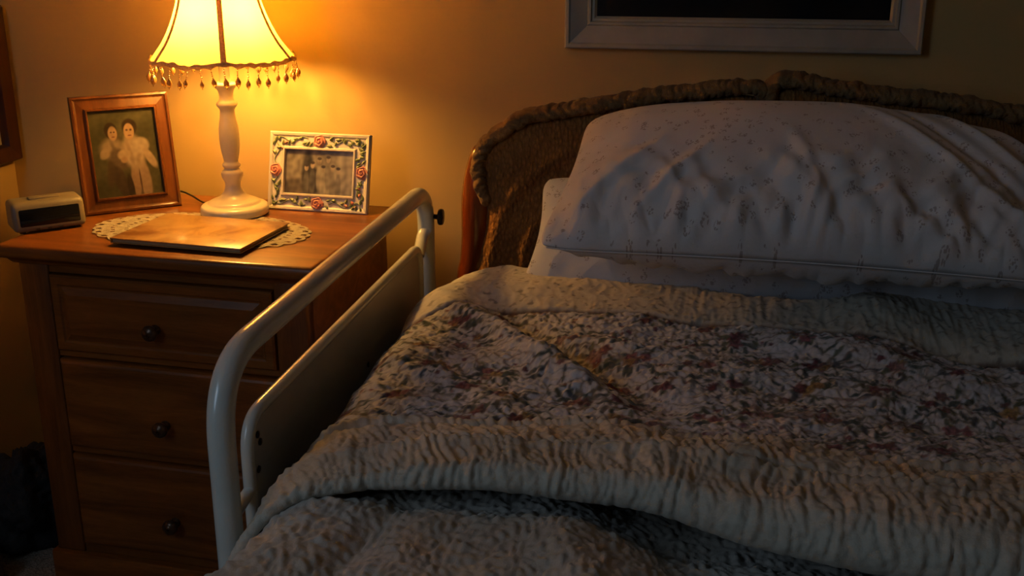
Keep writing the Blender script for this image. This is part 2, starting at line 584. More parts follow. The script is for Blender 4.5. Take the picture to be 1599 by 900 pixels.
# ------------------------------------------------------------------ clock
ck = empty('alarm_clock', (-1.532, 2.150, .7203), .77)
tag(ck, 'small cream digital alarm clock with dark display on the left end of the chest', 'alarm clock')
bm = bmesh.new(); add_box(bm, (0, 0, .004), (.157, .085, .070), .012, 4)
for v_ in bm.verts:
    if v_.co.y < .05: v_.co.y += .012 * (v_.co.z / .07)
bm_obj('case', bm, M['cream_plastic'], ck, sm='auto')
bm = bmesh.new(); add_box(bm, (.014, -.0015, .016), (.145, .012, .056), .004, 2)
for v_ in bm.verts: v_.co.y += .012 * (v_.co.z / .07)
bm_obj('display', bm, M['dark_glass'], ck, sm='auto')
bm = bmesh.new(); add_box(bm, (.045, .035, .068), (.11, .060, .0735), .002, 2)
bm_obj('snooze_button', bm, M['cream_plastic'], ck, sm='auto')
for fx in (.02, .137):
    for fy in (.02, .07):
        box('foot', (fx - .006, fy - .006, 0), (fx + .006, fy + .006, .006), M['black'], ck)
for bx_ in (.05, .075, .10):
    box('button', (bx_ - .004, -.0005, .008), (bx_ + .004, .006, .011), M['black'], ck)

# ------------------------------------------------------------------ photo painting helpers
def paint_canvas(w, h, base):
    img = np.zeros((w, h, 3)); img[:] = base
    X, Y = np.meshgrid(np.linspace(0, 1, w), np.linspace(0, 1, h), indexing='ij')
    return img, X, Y
def dab(img, X, Y, cx, cy, rx, ry, col, rot=0.0, soft=.15, asp=1.0):
    dx = (X - cx); dy = (Y - cy) * asp
    c, s = math.cos(rot), math.sin(rot)
    d = ((dx * c + dy * s) / rx) ** 2 + ((-dx * s + dy * c) / (ry * asp)) ** 2
    a = (1 - sstep(1 - soft, 1 + soft, np.sqrt(d)))[..., None]
    img[:] = img * (1 - a) + np.array(col) * a
def photo(name, img, w, h, parent, m, y):
    nu, nv = img.shape[:2]
    X, Z = np.meshgrid(np.linspace(-w / 2, w / 2, nu), np.linspace(0, h, nv), indexing='ij')
    P = np.stack([X, np.full_like(X, y), Z], -1)
    return P, img

def frame_ring(w, h, prof):
    """closed rectangular moulding, local x right, z up, y towards the wall; prof = (inset, y)"""
    bm = bmesh.new(); loops = []
    for ins, y in prof:
        loops.append([bm.verts.new((a, y, b)) for a, b in ((-w / 2 + ins, ins), (w / 2 - ins, ins), (w / 2 - ins, h - ins), (-w / 2 + ins, h - ins))])
    n = len(loops)
    for i in range(n):
        for j in range(4):
            a, b = loops[i], loops[(i + 1) % n]
            bm.faces.new((a[j], a[(j + 1) % 4], b[(j + 1) % 4], b[j]))
    return bm

def lean_root(name, x, y, yaw, lean, w):
    cx = x + math.cos(yaw) * w / 2; cy = y + math.sin(yaw) * w / 2
    e = empty(name, (cx, cy, .7205)); e.rotation_euler = Matrix.Rotation(yaw, 3, 'Z').to_euler()
    inner = Matrix.Rotation(-lean, 4, 'X')
    return e, inner
def tilt(o, Mx): o.matrix_basis = Mx @ o.matrix_basis; return o

# wooden photo frame with a couple
fw, fh = .228, .280
fr, LM = lean_root('photo_frame', -1.477, 2.343, .692, .196, fw)
tag(fr, 'brown wooden photo frame with portrait of a couple, leaning back beside the clock', 'photo frame')
bm = frame_ring(fw, fh, [(0, .012), (0, .002), (.002, -.003), (.007, -.004), (.010, .0), (.013, .001), (.030, -.001), (.0335, -.006), (.0365, -.006), (.038, .0), (.038, .012)])
tilt(bm_obj('moulding', bm, M['wood_frame'], fr), LM)
img, X, Y = paint_canvas(110, 150, (.085, .075, .04))
img *= (1 + .35 * perlin(X * 3, Y * 4, 2))[..., None]
A = 1.4
sk = (.40, .25, .15); hr = (.045, .028, .018)
dab(img, X, Y, .30, .40, .085, .30, (.085, .055, .035), -.25, .25, A)      # dark skirt / trousers
dab(img, X, Y, .36, .20, .09, .24, (.075, .05, .035), .25, .2, A)
dab(img, X, Y, .30, .56, .17, .115, (.30, .22, .15), .25, .4, A); dab(img, X, Y, .33, .55, .03, .10, (.20, .14, .09), .3, .8, A)           # seated person's pale blouse
dab(img, X, Y, .20, .52, .12, .05, (.36, .26, .17), .9, .25, A)
dab(img, X, Y, .40, .44, .13, .13, (.13, .09, .065), .6, .25, A)
dab(img, X, Y, .60, .17, .07, .22, (.30, .19, .13), 0, .2, A)
dab(img, X, Y, .74, .17, .09, .24, (.33, .22, .155), .08, .2, A)
dab(img, X, Y, .67, .155, .012, .2, (.12, .07, .05), .03, .3, A)
dab(img, X, Y, .62, .50, .16, .20, (.42, .31, .22), .1, .3, A); dab(img, X, Y, .56, .50, .03, .16, (.33, .23, .16), .15, .8, A); dab(img, X, Y, .69, .46, .03, .14, (.34, .24, .165), -.2, .8, A)            # white shirt
dab(img, X, Y, .73, .57, .13, .10, (.44, .33, .24), -.6, .2, A)
dab(img, X, Y, .86, .42, .06, .13, (.42, .30, .21), .45, .25, A)
dab(img, X, Y, .47, .48, .10, .06, (.42, .30, .20), .2, .25, A)
dab(img, X, Y, .46, .42, .05, .035, sk, .3, .3, A)
dab(img, X, Y, .51, .08, .05, .17, (.05, .035, .025), .06, .2, A)
dab(img, X, Y, .31, .77, .095, .095, hr, 0, .15, A)
dab(img, X, Y, .335, .735, .068, .083, sk, 0, .15, A)
dab(img, X, Y, .60, .80, .115, .095, hr, 0, .15, A)
dab(img, X, Y, .585, .745, .078, .095, (.44, .28, .17), 0, .12, A)
for ex in (.555, .615): dab(img, X, Y, ex, .765, .019, .012, (.12, .07, .045), 0, .5, A)
for ex in (.315, .36): dab(img, X, Y, ex, .75, .014, .010, (.10, .06, .04), 0, .3, A)
dab(img, X, Y, .59, .70, .03, .008, (.22, .09, .06), 0, .3, A)
dab(img, X, Y, .34, .695, .024, .007, (.22, .09, .06), 0, .3, A)
img *= (.42 * (1 + .16 * perlin(X * 14, Y * 18, 91)))[..., None]
P, _ = photo('p', img, fw - .076, fh - .076, fr, M['photo'], .004)
P[:, :, 2] += .038
tilt(grid('photograph', P, M['photo'], fr, col=img, flip=False), LM)
bm = bmesh.new(); add_box(bm, (-fw / 2 + .006, .0085, .006), (fw / 2 - .006, .012, fh - .006))
tilt(bm_obj('backing', bm, M['black'], fr), LM)
bm = bmesh.new(); add_box(bm, (-.03, .0, .0), (.03, .004, .17))
st = bm_obj('easel_leg', bm, M['black'], fr)
st.location = (0, .094, 0.0); st.rotation_euler = (.30, 0, 0)

# flowered resin frame
gw, gh = .258, .189
fl, LM = lean_root('photo_frame', -1.083, 2.496, -.051, .244, gw)
tag(fl, 'white frame decorated with pink roses around a grey family photo, right of the lamp', 'photo frame')
bm = frame_ring(gw, gh, [(0, .012), (0, .001), (.003, -.003), (.008, -.002), (.012, .001), (.034, .001), (.037, -.003), (.0405, -.003), (.042, .002), (.042, .012)])
M['resin_white'] = plain('white_resin', (.56, .50, .43), .45, 25, .12, .4, .0015)
tilt(bm_obj('moulding', bm, M['resin_white'], fl), LM)
img, X, Y = paint_canvas(120, 80, (.20, .175, .15))
img *= (1 + .5 * perlin(X * 2.5, Y * 2.5, 12))[..., None]
A = .62
dab(img, X, Y, .85, .5, .16, .6, (.25, .22, .19), 0, .4, A)
dab(img, X, Y, .33, .5, .09, .5, (.05, .045, .04), 0, .3, A)
dab(img, X, Y, .42, .30, .10, .32, (.045, .04, .035), 0, .2, A)
dab(img, X, Y, .12, .15, .16, .2, (.11, .09, .075), 0, .3, A)
people = [(.31, .60, .14), (.40, .66, .12), (.50, .76, .28), (.56, .58, .36), (.63, .80, .24), (.70, .60, .22), (.78, .55, .20)]
for i, (px, py, s) in enumerate(people):
    dab(img, X, Y, px, py - .38, .045, .30, (s * .8, s * .72, s * .64), 0, .25, A)
    dab(img, X, Y, px, py, .030, .075, (.27, .22, .18), 0, .25, A)
    dab(img, X, Y, px, py + .055, .032, .035, (.05, .04, .035), 0, .3, A)
img *= (.8 * (1 + .45 * perlin(X * 13, Y * 7, 92)))[..., None]; img = np.clip(img, 0, 1)
P, _ = photo('p', img, gw - .084, gh - .084, fl, M['photo'], .005)
P[:, :, 2] += .042
tilt(grid('photograph', P, M['photo'], fl, col=img), LM)
bm = bmesh.new(); add_box(bm, (-gw / 2 + .006, .0085, .006), (gw / 2 - .006, .012, gh - .006))
tilt(bm_obj('backing', bm, M['black'], fl), LM)
bm = bmesh.new(); add_box(bm, (-.025, .0, .0), (.025, .004, .12))
st = bm_obj('easel_leg', bm, M['black'], fl); st.location = (0, .083, 0); st.rotation_euler = (.30, 0, 0)
def rose_mesh(r):
    n, m_ = 16, 48
    T = np.linspace(0, 2 * PI, m_, endpoint=False); R = np.linspace(.03, 1, n)
    RR, TT = np.meshgrid(R, T, indexing='ij')
    sp = np.sin(RR * 15 + TT * 1.0 + .6 * np.sin(TT * 5))
    hgt = .45 * np.sqrt(np.clip(1 - RR ** 2, 0, 1)) + .10 * sp * (RR > .08)
    rad = r * RR * (1 + .07 * np.cos(TT * 5) * RR)
    return np.stack([rad * np.cos(TT), -r * hgt, rad * np.sin(TT)], -1)
def leaf_bm(bm, x, z, a, L, W, y=-.001):
    pts = [(0, 0), (.3, .5), (.55, .42), (1, 0), (.55, -.42), (.3, -.5)]
    c, s = math.cos(a), math.sin(a)
    rim = []; 
    for u, v_ in pts:
        lx, lz = u * L - L / 2, v_ * W
        rim.append(bm.verts.new((x + lx * c - lz * s, y, z + lx * s + lz * c)))
    mid = [bm.verts.new((x + (u * L - L / 2) * c, y - .0035, z + (u * L - L / 2) * s)) for u in (.3, .6)]
    bm.faces.new((rim[0], rim[1], mid[0])); bm.faces.new((rim[1], rim[2], mid[1], mid[0])); bm.faces.new((rim[2], rim[3], mid[1]))
    bm.faces.new((rim[3], rim[4], mid[1])); bm.faces.new((rim[4], rim[5], mid[0], mid[1])); bm.faces.new((rim[5], rim[0], mid[0]))
for (x, z, r) in ((.0, gh - .020, .0165), (0.0, .019, .0165), (-gw / 2 + .018, gh / 2 + .002, .016), (gw / 2 - .018, gh / 2 + .004, .016)):
    o = grid('rose', rose_mesh(r), M['rose'], fl, closed_v=True, flip=True)
    o.matrix_basis = LM @ Matrix.Translation((x, .001, z))
rl = random.Random(3)
for side in range(4):
    for k in range(26):
        u = (k + .5) / 26 + rl.uniform(-.015, .015)
        if side < 2:
            x = -gw / 2 + .012 + u * (gw - .024); z = .021 if side == 0 else gh - .021
            if abs(x) < .018 or rl.random() < (.45 if abs(x) > .085 else .12): continue
            z += rl.uniform(-.010, .010)
        else:
            z = .012 + u * (gh - .024); x = (-gw / 2 + .021) if side == 2 else gw / 2 - .021
            if abs(z - gh / 2) < .018 or rl.random() < .2: continue
            x += rl.uniform(-.010, .010)
        bm = bmesh.new(); leaf_bm(bm, x, z, rl.uniform(0, PI), rl.uniform(.011, .019), rl.uniform(.006, .010))
        tilt(bm_obj('leaf', bm, M['leaf'], fl), LM)
for x, z in ((.075, .018), (.09, .026), (.098, .016), (-.095, .150), (-.085, .163), (gw / 2 - .02, .045), (gw / 2 - .024, .062)):
    bm = bmesh.new(); leaf_bm(bm, x, z, rl.uniform(0, PI), .012, .010)
    tilt(bm_obj('rose_bud', bm, M['rose'], fl), LM)
# cream vine scrolls
Ps = []
for (p0, p1, s) in (((-.115, .170), (-.03, .172), 1), ((.03, .172), (.11, .168), -1), ((-.112, .02), (-.03, .018), -1), ((.03, .018), (.11, .02), 1),
                    ((-.108, .03), (-.108, .08), 1), ((-.108, .11), (-.108, .165), -1), ((.108, .03), (.108, .08), 1), ((.108, .115), (.108, .165), -1)):
    q = [(p0[0] + (p1[0] - p0[0]) * t_ + (0 if abs(p1[0] - p0[0]) > .01 else .006 * math.sin(t_ * 7 * s)), -.0005,
          p0[1] + (p1[1] - p0[1]) * t_ + (.006 * math.sin(t_ * 9 * s) if abs(p1[0] - p0[0]) > .01 else 0)) for t_ in np.linspace(0, 1, 16)]
    tilt(grid('vine', tube_pts(q, .0013, 6, up=(0, 1, 0)), M['leaf'], fl, closed_v=True, cap=True, flip=True), LM)

# ------------------------------------------------------------------ table lamp
lm = empty('table_lamp', LAMP_POS)
tag(lm, 'lit table lamp with cream turned base and bell shade fringed with beads', 'lamp')
base = [(.001, 0), (.076, 0), (.079, .002), (.080, .006), (.0795, .014), (.078, .019), (.074, .0225), (.064, .025), (.061, .026), (.060, .029),
        (.052, .033), (.042, .037), (.032, .042), (.025, .050), (.0205, .058), (.018, .066), (.0185, .076), (.0215, .082), (.0245, .088), (.0255, .096), (.0245, .101),
        (.020, .1045), (.0165, .108), (.0175, .111), (.0205, .114), (.0205, .119), (.017, .122), (.0165, .127), (.0185, .136), (.0215, .152), (.0232, .170), (.0235, .188), (.0225, .205), (.0195, .222), (.0172, .236),
        (.0165, .246), (.0185, .250), (.0235, .256), (.0240, .261), (.0195, .266), (.0165, .270), (.0158, .280), (.018, .290), (.0215, .296), (.0255, .301), (.0272, .304), (.0265, .307), (.022, .309), (.001, .310)]
base = [(max(r, .001), z) for r, z in base]
lathe('base', base, M['lamp_paint'], lm, 72)
lathe('socket', [(.001, .309), (.0125, .309), (.0125, .372), (.0145, .374), (.0145, .392), (.010, .396), (.001, .397)], M['lamp_paint'], lm, 32)
# bulb
bp = [(.001, .397), (.012, .397), (.013, .408), (.019, .423), (.028, .440), (.033, .462), (.030, .482), (.019, .496), (.001, .502)]
lathe('bulb', bp, M['bulb'], lm, 24)
# shade
TH0 = math.atan2(0 - LAMP_POS.y, 0 - LAMP_POS.x)
sp = catmull([(.169, .366), (.159, .378), (.137, .406), (.117, .442), (.100, .485), (.089, .528), (.079, .58), (.072, .64)], 6)
NT_ = 240
th = np.linspace(0, 2 * PI, NT_, endpoint=False)
def shade_pts(off=0.0):
    P = np.zeros((len(sp), NT_, 3))
    for i, (r, z) in enumerate(sp):
        k = 1 - .045 * np.sin(3 * (th - TH0)) ** 2
        rr = r * k + off
        zz = z - .004 * np.sin(3 * (th - TH0)) ** 2 * (1 - i / len(sp)) ** 3
        P[i] = np.stack([rr * np.cos(th), rr * np.sin(th), np.broadcast_to(zz, th.shape)], -1)
    return P
SP = shade_pts()
grid('lamp_shade', SP, M['shade'], lm, closed_v=True, flip=True)
def ring_at(P, rad, wob, seed):
    n = P.shape[0]
    Q = []
    for j in range(n):
        a = th[j]; er = np.array([math.cos(a), math.sin(a), 0]); ez = np.array([0, 0, 1.0])
        w = wob * float(perlin(j * .22, seed + .5, seed))
        ph = np.linspace(0, 2 * PI, 10, endpoint=False)
        rr = rad * (1 + .25 * math.sin(j * .9)) 
        Q.append(P[j] + er * (np.cos(ph) * rr * .6)[:, None] + ez * (np.sin(ph) * rr + w)[:, None])
    return np.array(Q)
grid('bottom_trim', ring_at(SP[0], .0050, .004, 3), M['trim'], lm, closed_u=True, closed_v=True)
grid('top_trim', ring_at(SP[-1], .0045, .001, 5), M['trim'], lm, closed_u=True, closed_v=True)
for k in range(6):
    a = TH0 + k * PI / 3
    er = np.array([math.cos(a), math.sin(a), 0]); et = np.array([-math.sin(a), math.cos(a), 0])
    rows = []
    for i, (r, z) in enumerate(sp):
        w = .0065 * (.8 + .2 * (1 - i / len(sp)))
        c = er * (r + .0012) + np.array([0, 0, z])
        rows.append([c - et * w, c - et * w * .4 + er * .0014, c + et * w * .4 + er * .0014, c + et * w, c - er * .002])
    grid('seam_trim', np.array(rows), M['trim'], lm, closed_v=True)
# spider and finial (harp ring at the top)
Ps = [tube_pts([(0, 0, .63), (.072 * math.cos(a), .072 * math.sin(a), .637)], .0018, 8) for a in (TH0, TH0 + 2.1, TH0 + 4.2)]
join_grids('spider', Ps, M['brass'], lm)
lathe('finial', [(.001, .62), (.006, .622), (.006, .64), (.004, .645), (.009, .655), (.006, .668), (.001, .674)], M['brass'], lm, 20)
tube('harp', catmull([(.012, 0, .39), (.045, 0, .44), (.05, 0, .52), (.03, 0, .6), (0, 0, .622), (-.03, 0, .6), (-.05, 0, .52), (-.045, 0, .44), (-.012, 0, .39)], 5), .0013, M['brass'], lm, 8)
# bead fringe
rb = random.Random(11)
def bead_bm(bm, c, rx, rz, seg=8, rings=6, drop=0.0):
    vs_ = bmesh.ops.create_uvsphere(bm, u_segments=seg, v_segments=rings, radius=1.0)['verts']
    for v_ in vs_:
        z = v_.co.z; k = 1.0
        if drop: k = 1 - drop * max(0, z)
        v_.co = Vector((v_.co.x * rx * k, v_.co.y * rx * k, z * rz)) + Vector(c)
NB = 40
for k in range(NB):
    a = TH0 + (k + rb.uniform(-.18, .18)) * 2 * PI / NB
    kk = 1 - .045 * math.sin(3 * (a - TH0)) ** 2
    r = .169 * kk
    z = .360 - .004 * math.sin(3 * (a - TH0)) ** 2
    bm = bmesh.new()
    L = rb.uniform(.020, .027); big = rb.uniform(.85, 1.2)
    nb = 5
    for q in range(nb):
        bead_bm(bm, (rb.uniform(-.0006, .0006), rb.uniform(-.0006, .0006), -L * (q + .5) / nb), .0019 if q % 2 else .0013, .0021, 6, 5)
    bead_bm(bm, (0, 0, -L - .0075 * big), .0056 * big, .0095 * big, 8, 6, .6)
    bead_bm(bm, (0, 0, -L - .0185 * big), .0012, .0022, 6, 4)
    sw = rb.uniform(-.25, .25)
    bm_obj('bead_pendant', bm, M['amber'], lm, sm=True, loc=(r * math.cos(a), r * math.sin(a), z), rot=(sw * .6, sw, a))
# cord behind
cp = catmull([(-.072, .03, .004), (-.10, .06, .003), (-.13, .085, .003), (-.16, .10, .012), (-.20, .115, .018), (-.235, .12, .004), (-.27, .125, .003)], 8)
tube('cord', cp, .0022, M['black'], lm, 8)

# ------------------------------------------------------------------ bed
XL, XRB = -.60, .80      # mattress sides
bed = empty('bed', (.10, 1.3, FLOOR))
tag(bed, 'wooden bed with polished reddish brown rounded headboard post', 'bed')
ox, oy, oz = .10, 1.3, FLOOR
def B(x, y, z): return (x - ox, y - oy, z - oz)
# headboard slab behind the covers
def arch(x):
    pts = np.array([(-.60, .80), (-.565, .86), (-.511, .915), (-.438, .958), (-.323, .98), (-.184, 1.003), (-.1, 1.016), (.085, 1.03), (.27, 1.018), (.41, 1.005), (.60, .985), (.70, .955), (.76, .88), (.78, .80)])
    return np.interp(x, pts[:, 0], pts[:, 1])
xs = np.linspace(-.545, .735, 90)
loop = []
for x in xs:
    zt = float(arch(x)) - .03
    loop.append([B(x, 2.562, .30), B(x, 2.562, zt - .01), B(x, 2.567, zt - .002), B(x, 2.58, zt), B(x, 2.595, zt - .002), B(x, 2.60, zt - .01), B(x, 2.60, .30)])
grid('headboard', np.array(loop), M['wood_bed'], bed, closed_v=True, cap=True)
def post_tube(sx):
    pts = [(-.530, .905, .004), (-.540, .896, .013), (-.552, .875, .022), (-.556, .840, .030), (-.559, .790, .036), (-.560, .74, .038), (-.560, .68, .038), (-.565, .62, .037), (-.575, .57, .036), (-.578, .45, .034), (-.578, .2, .034), (-.578, FLOOR, .034)]
    p = catmull([(a if sx < 0 else .19 - a, 2.50, b, c) for a, b, c in pts], 8)
    path = np.array([B(*q[:3]) for q in p])
    grid('headboard_post', tube_pts(path, np.maximum(p[:, 3], .003), 28, up=(0, 1, 0)), M['wood_bed'], bed, closed_v=True, cap=True, flip=True)
post_tube(-1); post_tube(1)
for x in (XL + .03, XRB - .06):
    box('side_rail', B(x, -.43, .18), B(x + .03, 2.46, .298), M['wood_bed'], bed, .004)
for x in (XL + .03, XRB - .09):
    box('leg', B(x, -.50, FLOOR), B(x + .06, -.44, .298), M['wood_bed'], bed, .004)
box('slat_base', B(XL + .06, -.45, .30), B(XRB - .06, 2.44, .325), M['wood_bed'], bed)
mt = box('mattress', (XL + .05, -.36, .3265), (XRB - .05, 2.40, .545), M['sheet'], None, .05, 5)
tag(mt, 'white sheeted mattress mostly hidden beneath the quilt', 'mattress')

# ------------------------------------------------------------------ headboard covers
def cover(name, xl_pts, xr, Tpts, seed, label, ruffle):
    root = empty(name, ((Tpts[0][0] + xr) / 2, 2.42, .47))
    o0 = np.array(root.location)
    nu, nv = 260, 240
    xl_pts = np.array(xl_pts); T = np.array(Tpts)
    u = np.linspace(0, 1, nu); v = np.linspace(0, 1, nv)
    zb = .47
    x_top = T[0][0] + u * (xr - T[0][0])
    top = np.interp(x_top, T[:, 0], T[:, 1])
    U, V = np.meshgrid(u, v, indexing='ij')
    Z = zb + V * (top[:, None] - zb)
    XLz = np.interp(Z, xl_pts[:, 1], xl_pts[:, 0]) + .004 * perlin(Z * 22, U * 0 + .3, seed)
    Xr = xr if len(np.shape(xr)) == 0 else xr
    Xp = XLz + U * (Xr - XLz)
    edge = np.minimum(np.minimum(U * 8, (1 - U) * 10), (1 - V) * 9)
    thick = np.sqrt(np.clip(1 - (1 - np.clip(edge, 0, 1)) ** 2, 0, 1))
    # drape relief
    rel = .008 * perlin(Xp * 5, Z * 5, seed) + .003 * ridged(Xp * 9 + Z * 6, Z * 4 - Xp * 3, seed + 2)
    for k, (a0, a1, w, am) in enumerate(((.32, 1.45, .016, .012), (.24, 1.4, .012, .009), (.16, 1.5, .012, .008), (.40, 1.35, .018, -.010))):
        # arcs around the lower right of the panel
        cx_, cz_ = xl_pts[:, 0].mean() + .36, .62
        rr_ = np.hypot(Xp - cx_, (Z - cz_) * 1.05)
        aa = np.arctan2(Z - cz_, -(Xp - cx_))
        rel += am * np.exp(-((rr_ - a0) / w) ** 2) * sstep(-.3, .2, aa) * (1 - sstep(a1 - .5, a1, aa))
    rel += .0016 * perlin(Xp * 160, Z * 60, seed + 5) + .0015 * ridged(Xp * 90, Z * 30, seed + 6)
    yf = 2.482 - .028 * thick - rel * np.clip(thick, 0, 1)
    yb = 2.498 + .052 * thick
    front = np.stack([Xp, yf, Z], -1); back = np.stack([Xp, yb, Z], -1)[:, ::-1]
    P = np.concatenate([front, back], 1) - o0
    uvf = np.stack([Xp, Z], -1); uv = np.concatenate([uvf, uvf[:, ::-1]], 1)
    grid('panel', P, M['plush'], root, uv=uv, closed_v=True, flip=False)
    # ruffle strip
    pth = catmull([(a, 2.475, b) for a, b in ruffle], 40)
    s = np.concatenate([[0], np.cumsum(np.linalg.norm(np.diff(pth, axis=0), axis=1))])
    Ssamp = np.linspace(0, s[-1], int(s[-1] / .0022))
    pth = np.stack([np.interp(Ssamp, s, pth[:, k]) for k in range(3)], -1)
    n = 30
    base_r = .0158 * np.minimum(1, np.minimum(Ssamp + .003, s[-1] - Ssamp + .004) / .02) ** .5
    Q = tube_pts(pth, base_r, n, up=(0, 1, 0), squash=1.0)
    c = pth[:, None, :]
    ph = np.linspace(0, 2 * PI, n, endpoint=False)
    Sg, Pg = np.meshgrid(Ssamp, ph, indexing='ij')
    pleat = -.08 + .5 * np.abs(perlin(Sg * 42 + .35 * np.sin(Pg * 2), np.cos(Pg) * .5, seed + 8)) ** .7 + .15 * perlin(Sg * 14, np.sin(Pg), seed + 9) + .08 * perlin(Sg * 150, Pg * 2, seed)
    D = (Q - c) * (1 + pleat)[..., None]
    D[..., 1] *= 1.9
    grid('ruffle', c + D - o0, M['ruffle'], root, closed_v=True, cap=True, flip=True)
    tag(root, label, 'headboard cover', 'ruffled headboard covers')
    return root

cover('headboard_cover', [(-.600, .47), (-.585, .57), (-.560, .624), (-.545, .672), (-.531, .749), (-.545, .80), (-.560, .868)], .080,
      [(-.560, .866), (-.53, .905), (-.49, .93), (-.438, .951), (-.323, .975), (-.184, 1.003), (-.1, 1.018), (.03, 1.028), (.080, 1.022)], 21,
      'brown plush ruffled headboard cover, the half over the left post nearer the lamp',
      [(-.528, .76), (-.540, .80), (-.548, .845), (-.542, .885), (-.507, .925), (-.440, .966), (-.323, .990), (-.184, 1.017), (-.1, 1.031), (-.008, 1.043), (.066, 1.044), (.078, 1.015)])
cover('headboard_cover', [(.094, .47), (.094, 1.0)], .762,
      [(.094, 1.034), (.13, 1.048), (.256, 1.036), (.41, 1.018), (.56, .998), (.66, .965), (.72, .90), (.762, .80)], 43,
      'brown plush ruffled headboard cover, the darker half under the white wall frame',
      [(.094, .985), (.090, 1.028), (.100, 1.056), (.128, 1.064), (.256, 1.046), (.41, 1.031), (.56, 1.013), (.66, .980), (.725, .91), (.762, .80), (.765, .70)])

# ------------------------------------------------------------------ pillows
def pillow(name, L, W, T, loc, rot, m, seed, wr, label, seam=True, pw=2.6, skew=0.0, sag=(0, 0)):
    nu, nv = 400, 230
    A = np.linspace(-1, 1, nu); Bv = np.linspace(-1, 1, nv)
    # concentrate samples a little at the rim
    A = np.sin(A * PI / 2) * .35 + A * .65; Bv = np.sin(Bv * PI / 2) * .45 + Bv * .55
    a, b = np.meshgrid(A, Bv, indexing='ij')
    # pinched sides, pointed corners
    x = L / 2 * a * (1 - .035 * (1 - b ** 2) * np.abs(a) ** 6 - .035 * np.abs(b) ** 9 * np.abs(a) ** 6) ; y = W / 2 * b * (1 - .07 * (1 - a ** 2) * np.abs(b) ** 3 - .07 * np.abs(a) ** 12)
    prof = (1 - np.abs(a) ** pw) ** .52 * (1 - np.abs(b) ** 2.3) ** .55
    uv = np.stack([x, y], -1)
    x = x + skew * (b * .5 + .5) * np.clip(-a, 0, 1)
    out = []
    for s in (1, -1):
        w_ = wr(x, y, seed + (0 if s > 0 else 50)) * np.clip(prof * 2.2, 0, 1)
        z = s * (T / 2 * prof + w_)
        out.append(np.stack([x, y, z], -1))
    for o_ in out:
        o_[..., 2] -= sag[0] * np.clip(-a, 0, 1) ** 2.5 * (b * .5 + .5) + sag[1] * np.clip(a, 0, 1) ** 2 * (b * .5 + .5)
    root_P = out
    # top and bottom sheets share the rim
    P = np.concatenate([root_P[0], root_P[1][:, ::-1]], 1)
    UV = np.concatenate([uv, uv[:, ::-1]], 1)
    e = empty(name, loc); e.rotation_euler = rot
    tag(e, label, 'pillow', 'pillows at the head of the bed')
    grid('pillowcase', P, m, e, closed_v=True, uv=UV, flip=True)
    if seam:
        k = np.linspace(-.95, .95, 120)
        pts = [(L / 2 * q, -W / 2 * (1 - .07 * (1 - q * q) - .07 * abs(q) ** 12) - .0008, 0) for q in k]
        grid('piping', tube_pts(np.array(pts), .0014, 8), m, e, closed_v=True, cap=True, flip=True)
    return e

def wr_top(x, y, s):
    # y: -front edge ... +headboard edge ; wrinkles mostly on the front half
    f = 1 - sstep(-.12, .05, y + .06 * perlin(x * 4, y * 2, s))
    w = .004 * perlin(x * 5, y * 5, s)
    wx = x + .035 * perlin(x * 6, y * 6, s + 1); wy = y + .035 * perlin(x * 6, y * 6, s + 2)
    w = w + f * (.017 * perlin(wx * 17 + wy * 10, wy * 8 - wx * 3.0, s + 3) + .010 * perlin(wx * 24 - wy * 16, wy * 12, s + 4) + .0016 * perlin(wx * 46, wy * 26, s + 5))
    for (x0, y0, x1, y1, ww, am) in RID:
        w = w + ridge(x, y, x0, y0, x1, y1, ww, am)
    w = w + .015 * np.abs(perlin(x * 26, y * 12, s + 7)) * np.exp(-((y + W0 / 2) / .09) ** 2)
    return w
W0 = .45
RID = [(.12, .10, .40, -.18, .015, .014), (.19, .12, .47, -.16, .013, -.013), (.26, .14, .50, -.12, .014, .014), (.36, .16, .50, -.02, .014, .011), (.32, .15, .49, -.07, .012, -.010),
       (-.30, .0, -.48, -.20, .014, .009), (-.20, -.02, -.36, -.21, .014, .010), (-.04, -.0, .04, -.20, .015, .010)]
def wr_low(x, y, s):
    return .004 * perlin(x * 6, y * 6, s) + .003 * ridged(x * 14, y * 9, s + 1)
pillow('pillow', 1.13, .28, .13, (.150, 2.335, .740), (math.radians(50), 0, 0), M['pillow_low'], 5, wr_low,
       'flat sprigged pillow lying underneath the plump one, touching the bedding', skew=.02)
pillow('pillow', 1.03, W0, .25, (.170, 2.220, .890), (math.radians(29), math.radians(1.0), 0), M['pillow'], 9, wr_top,
       'plump white sprigged pillow on top, wrinkled along its front and propped on the headboard', skew=.045, pw=2.0, sag=(.03, .085))

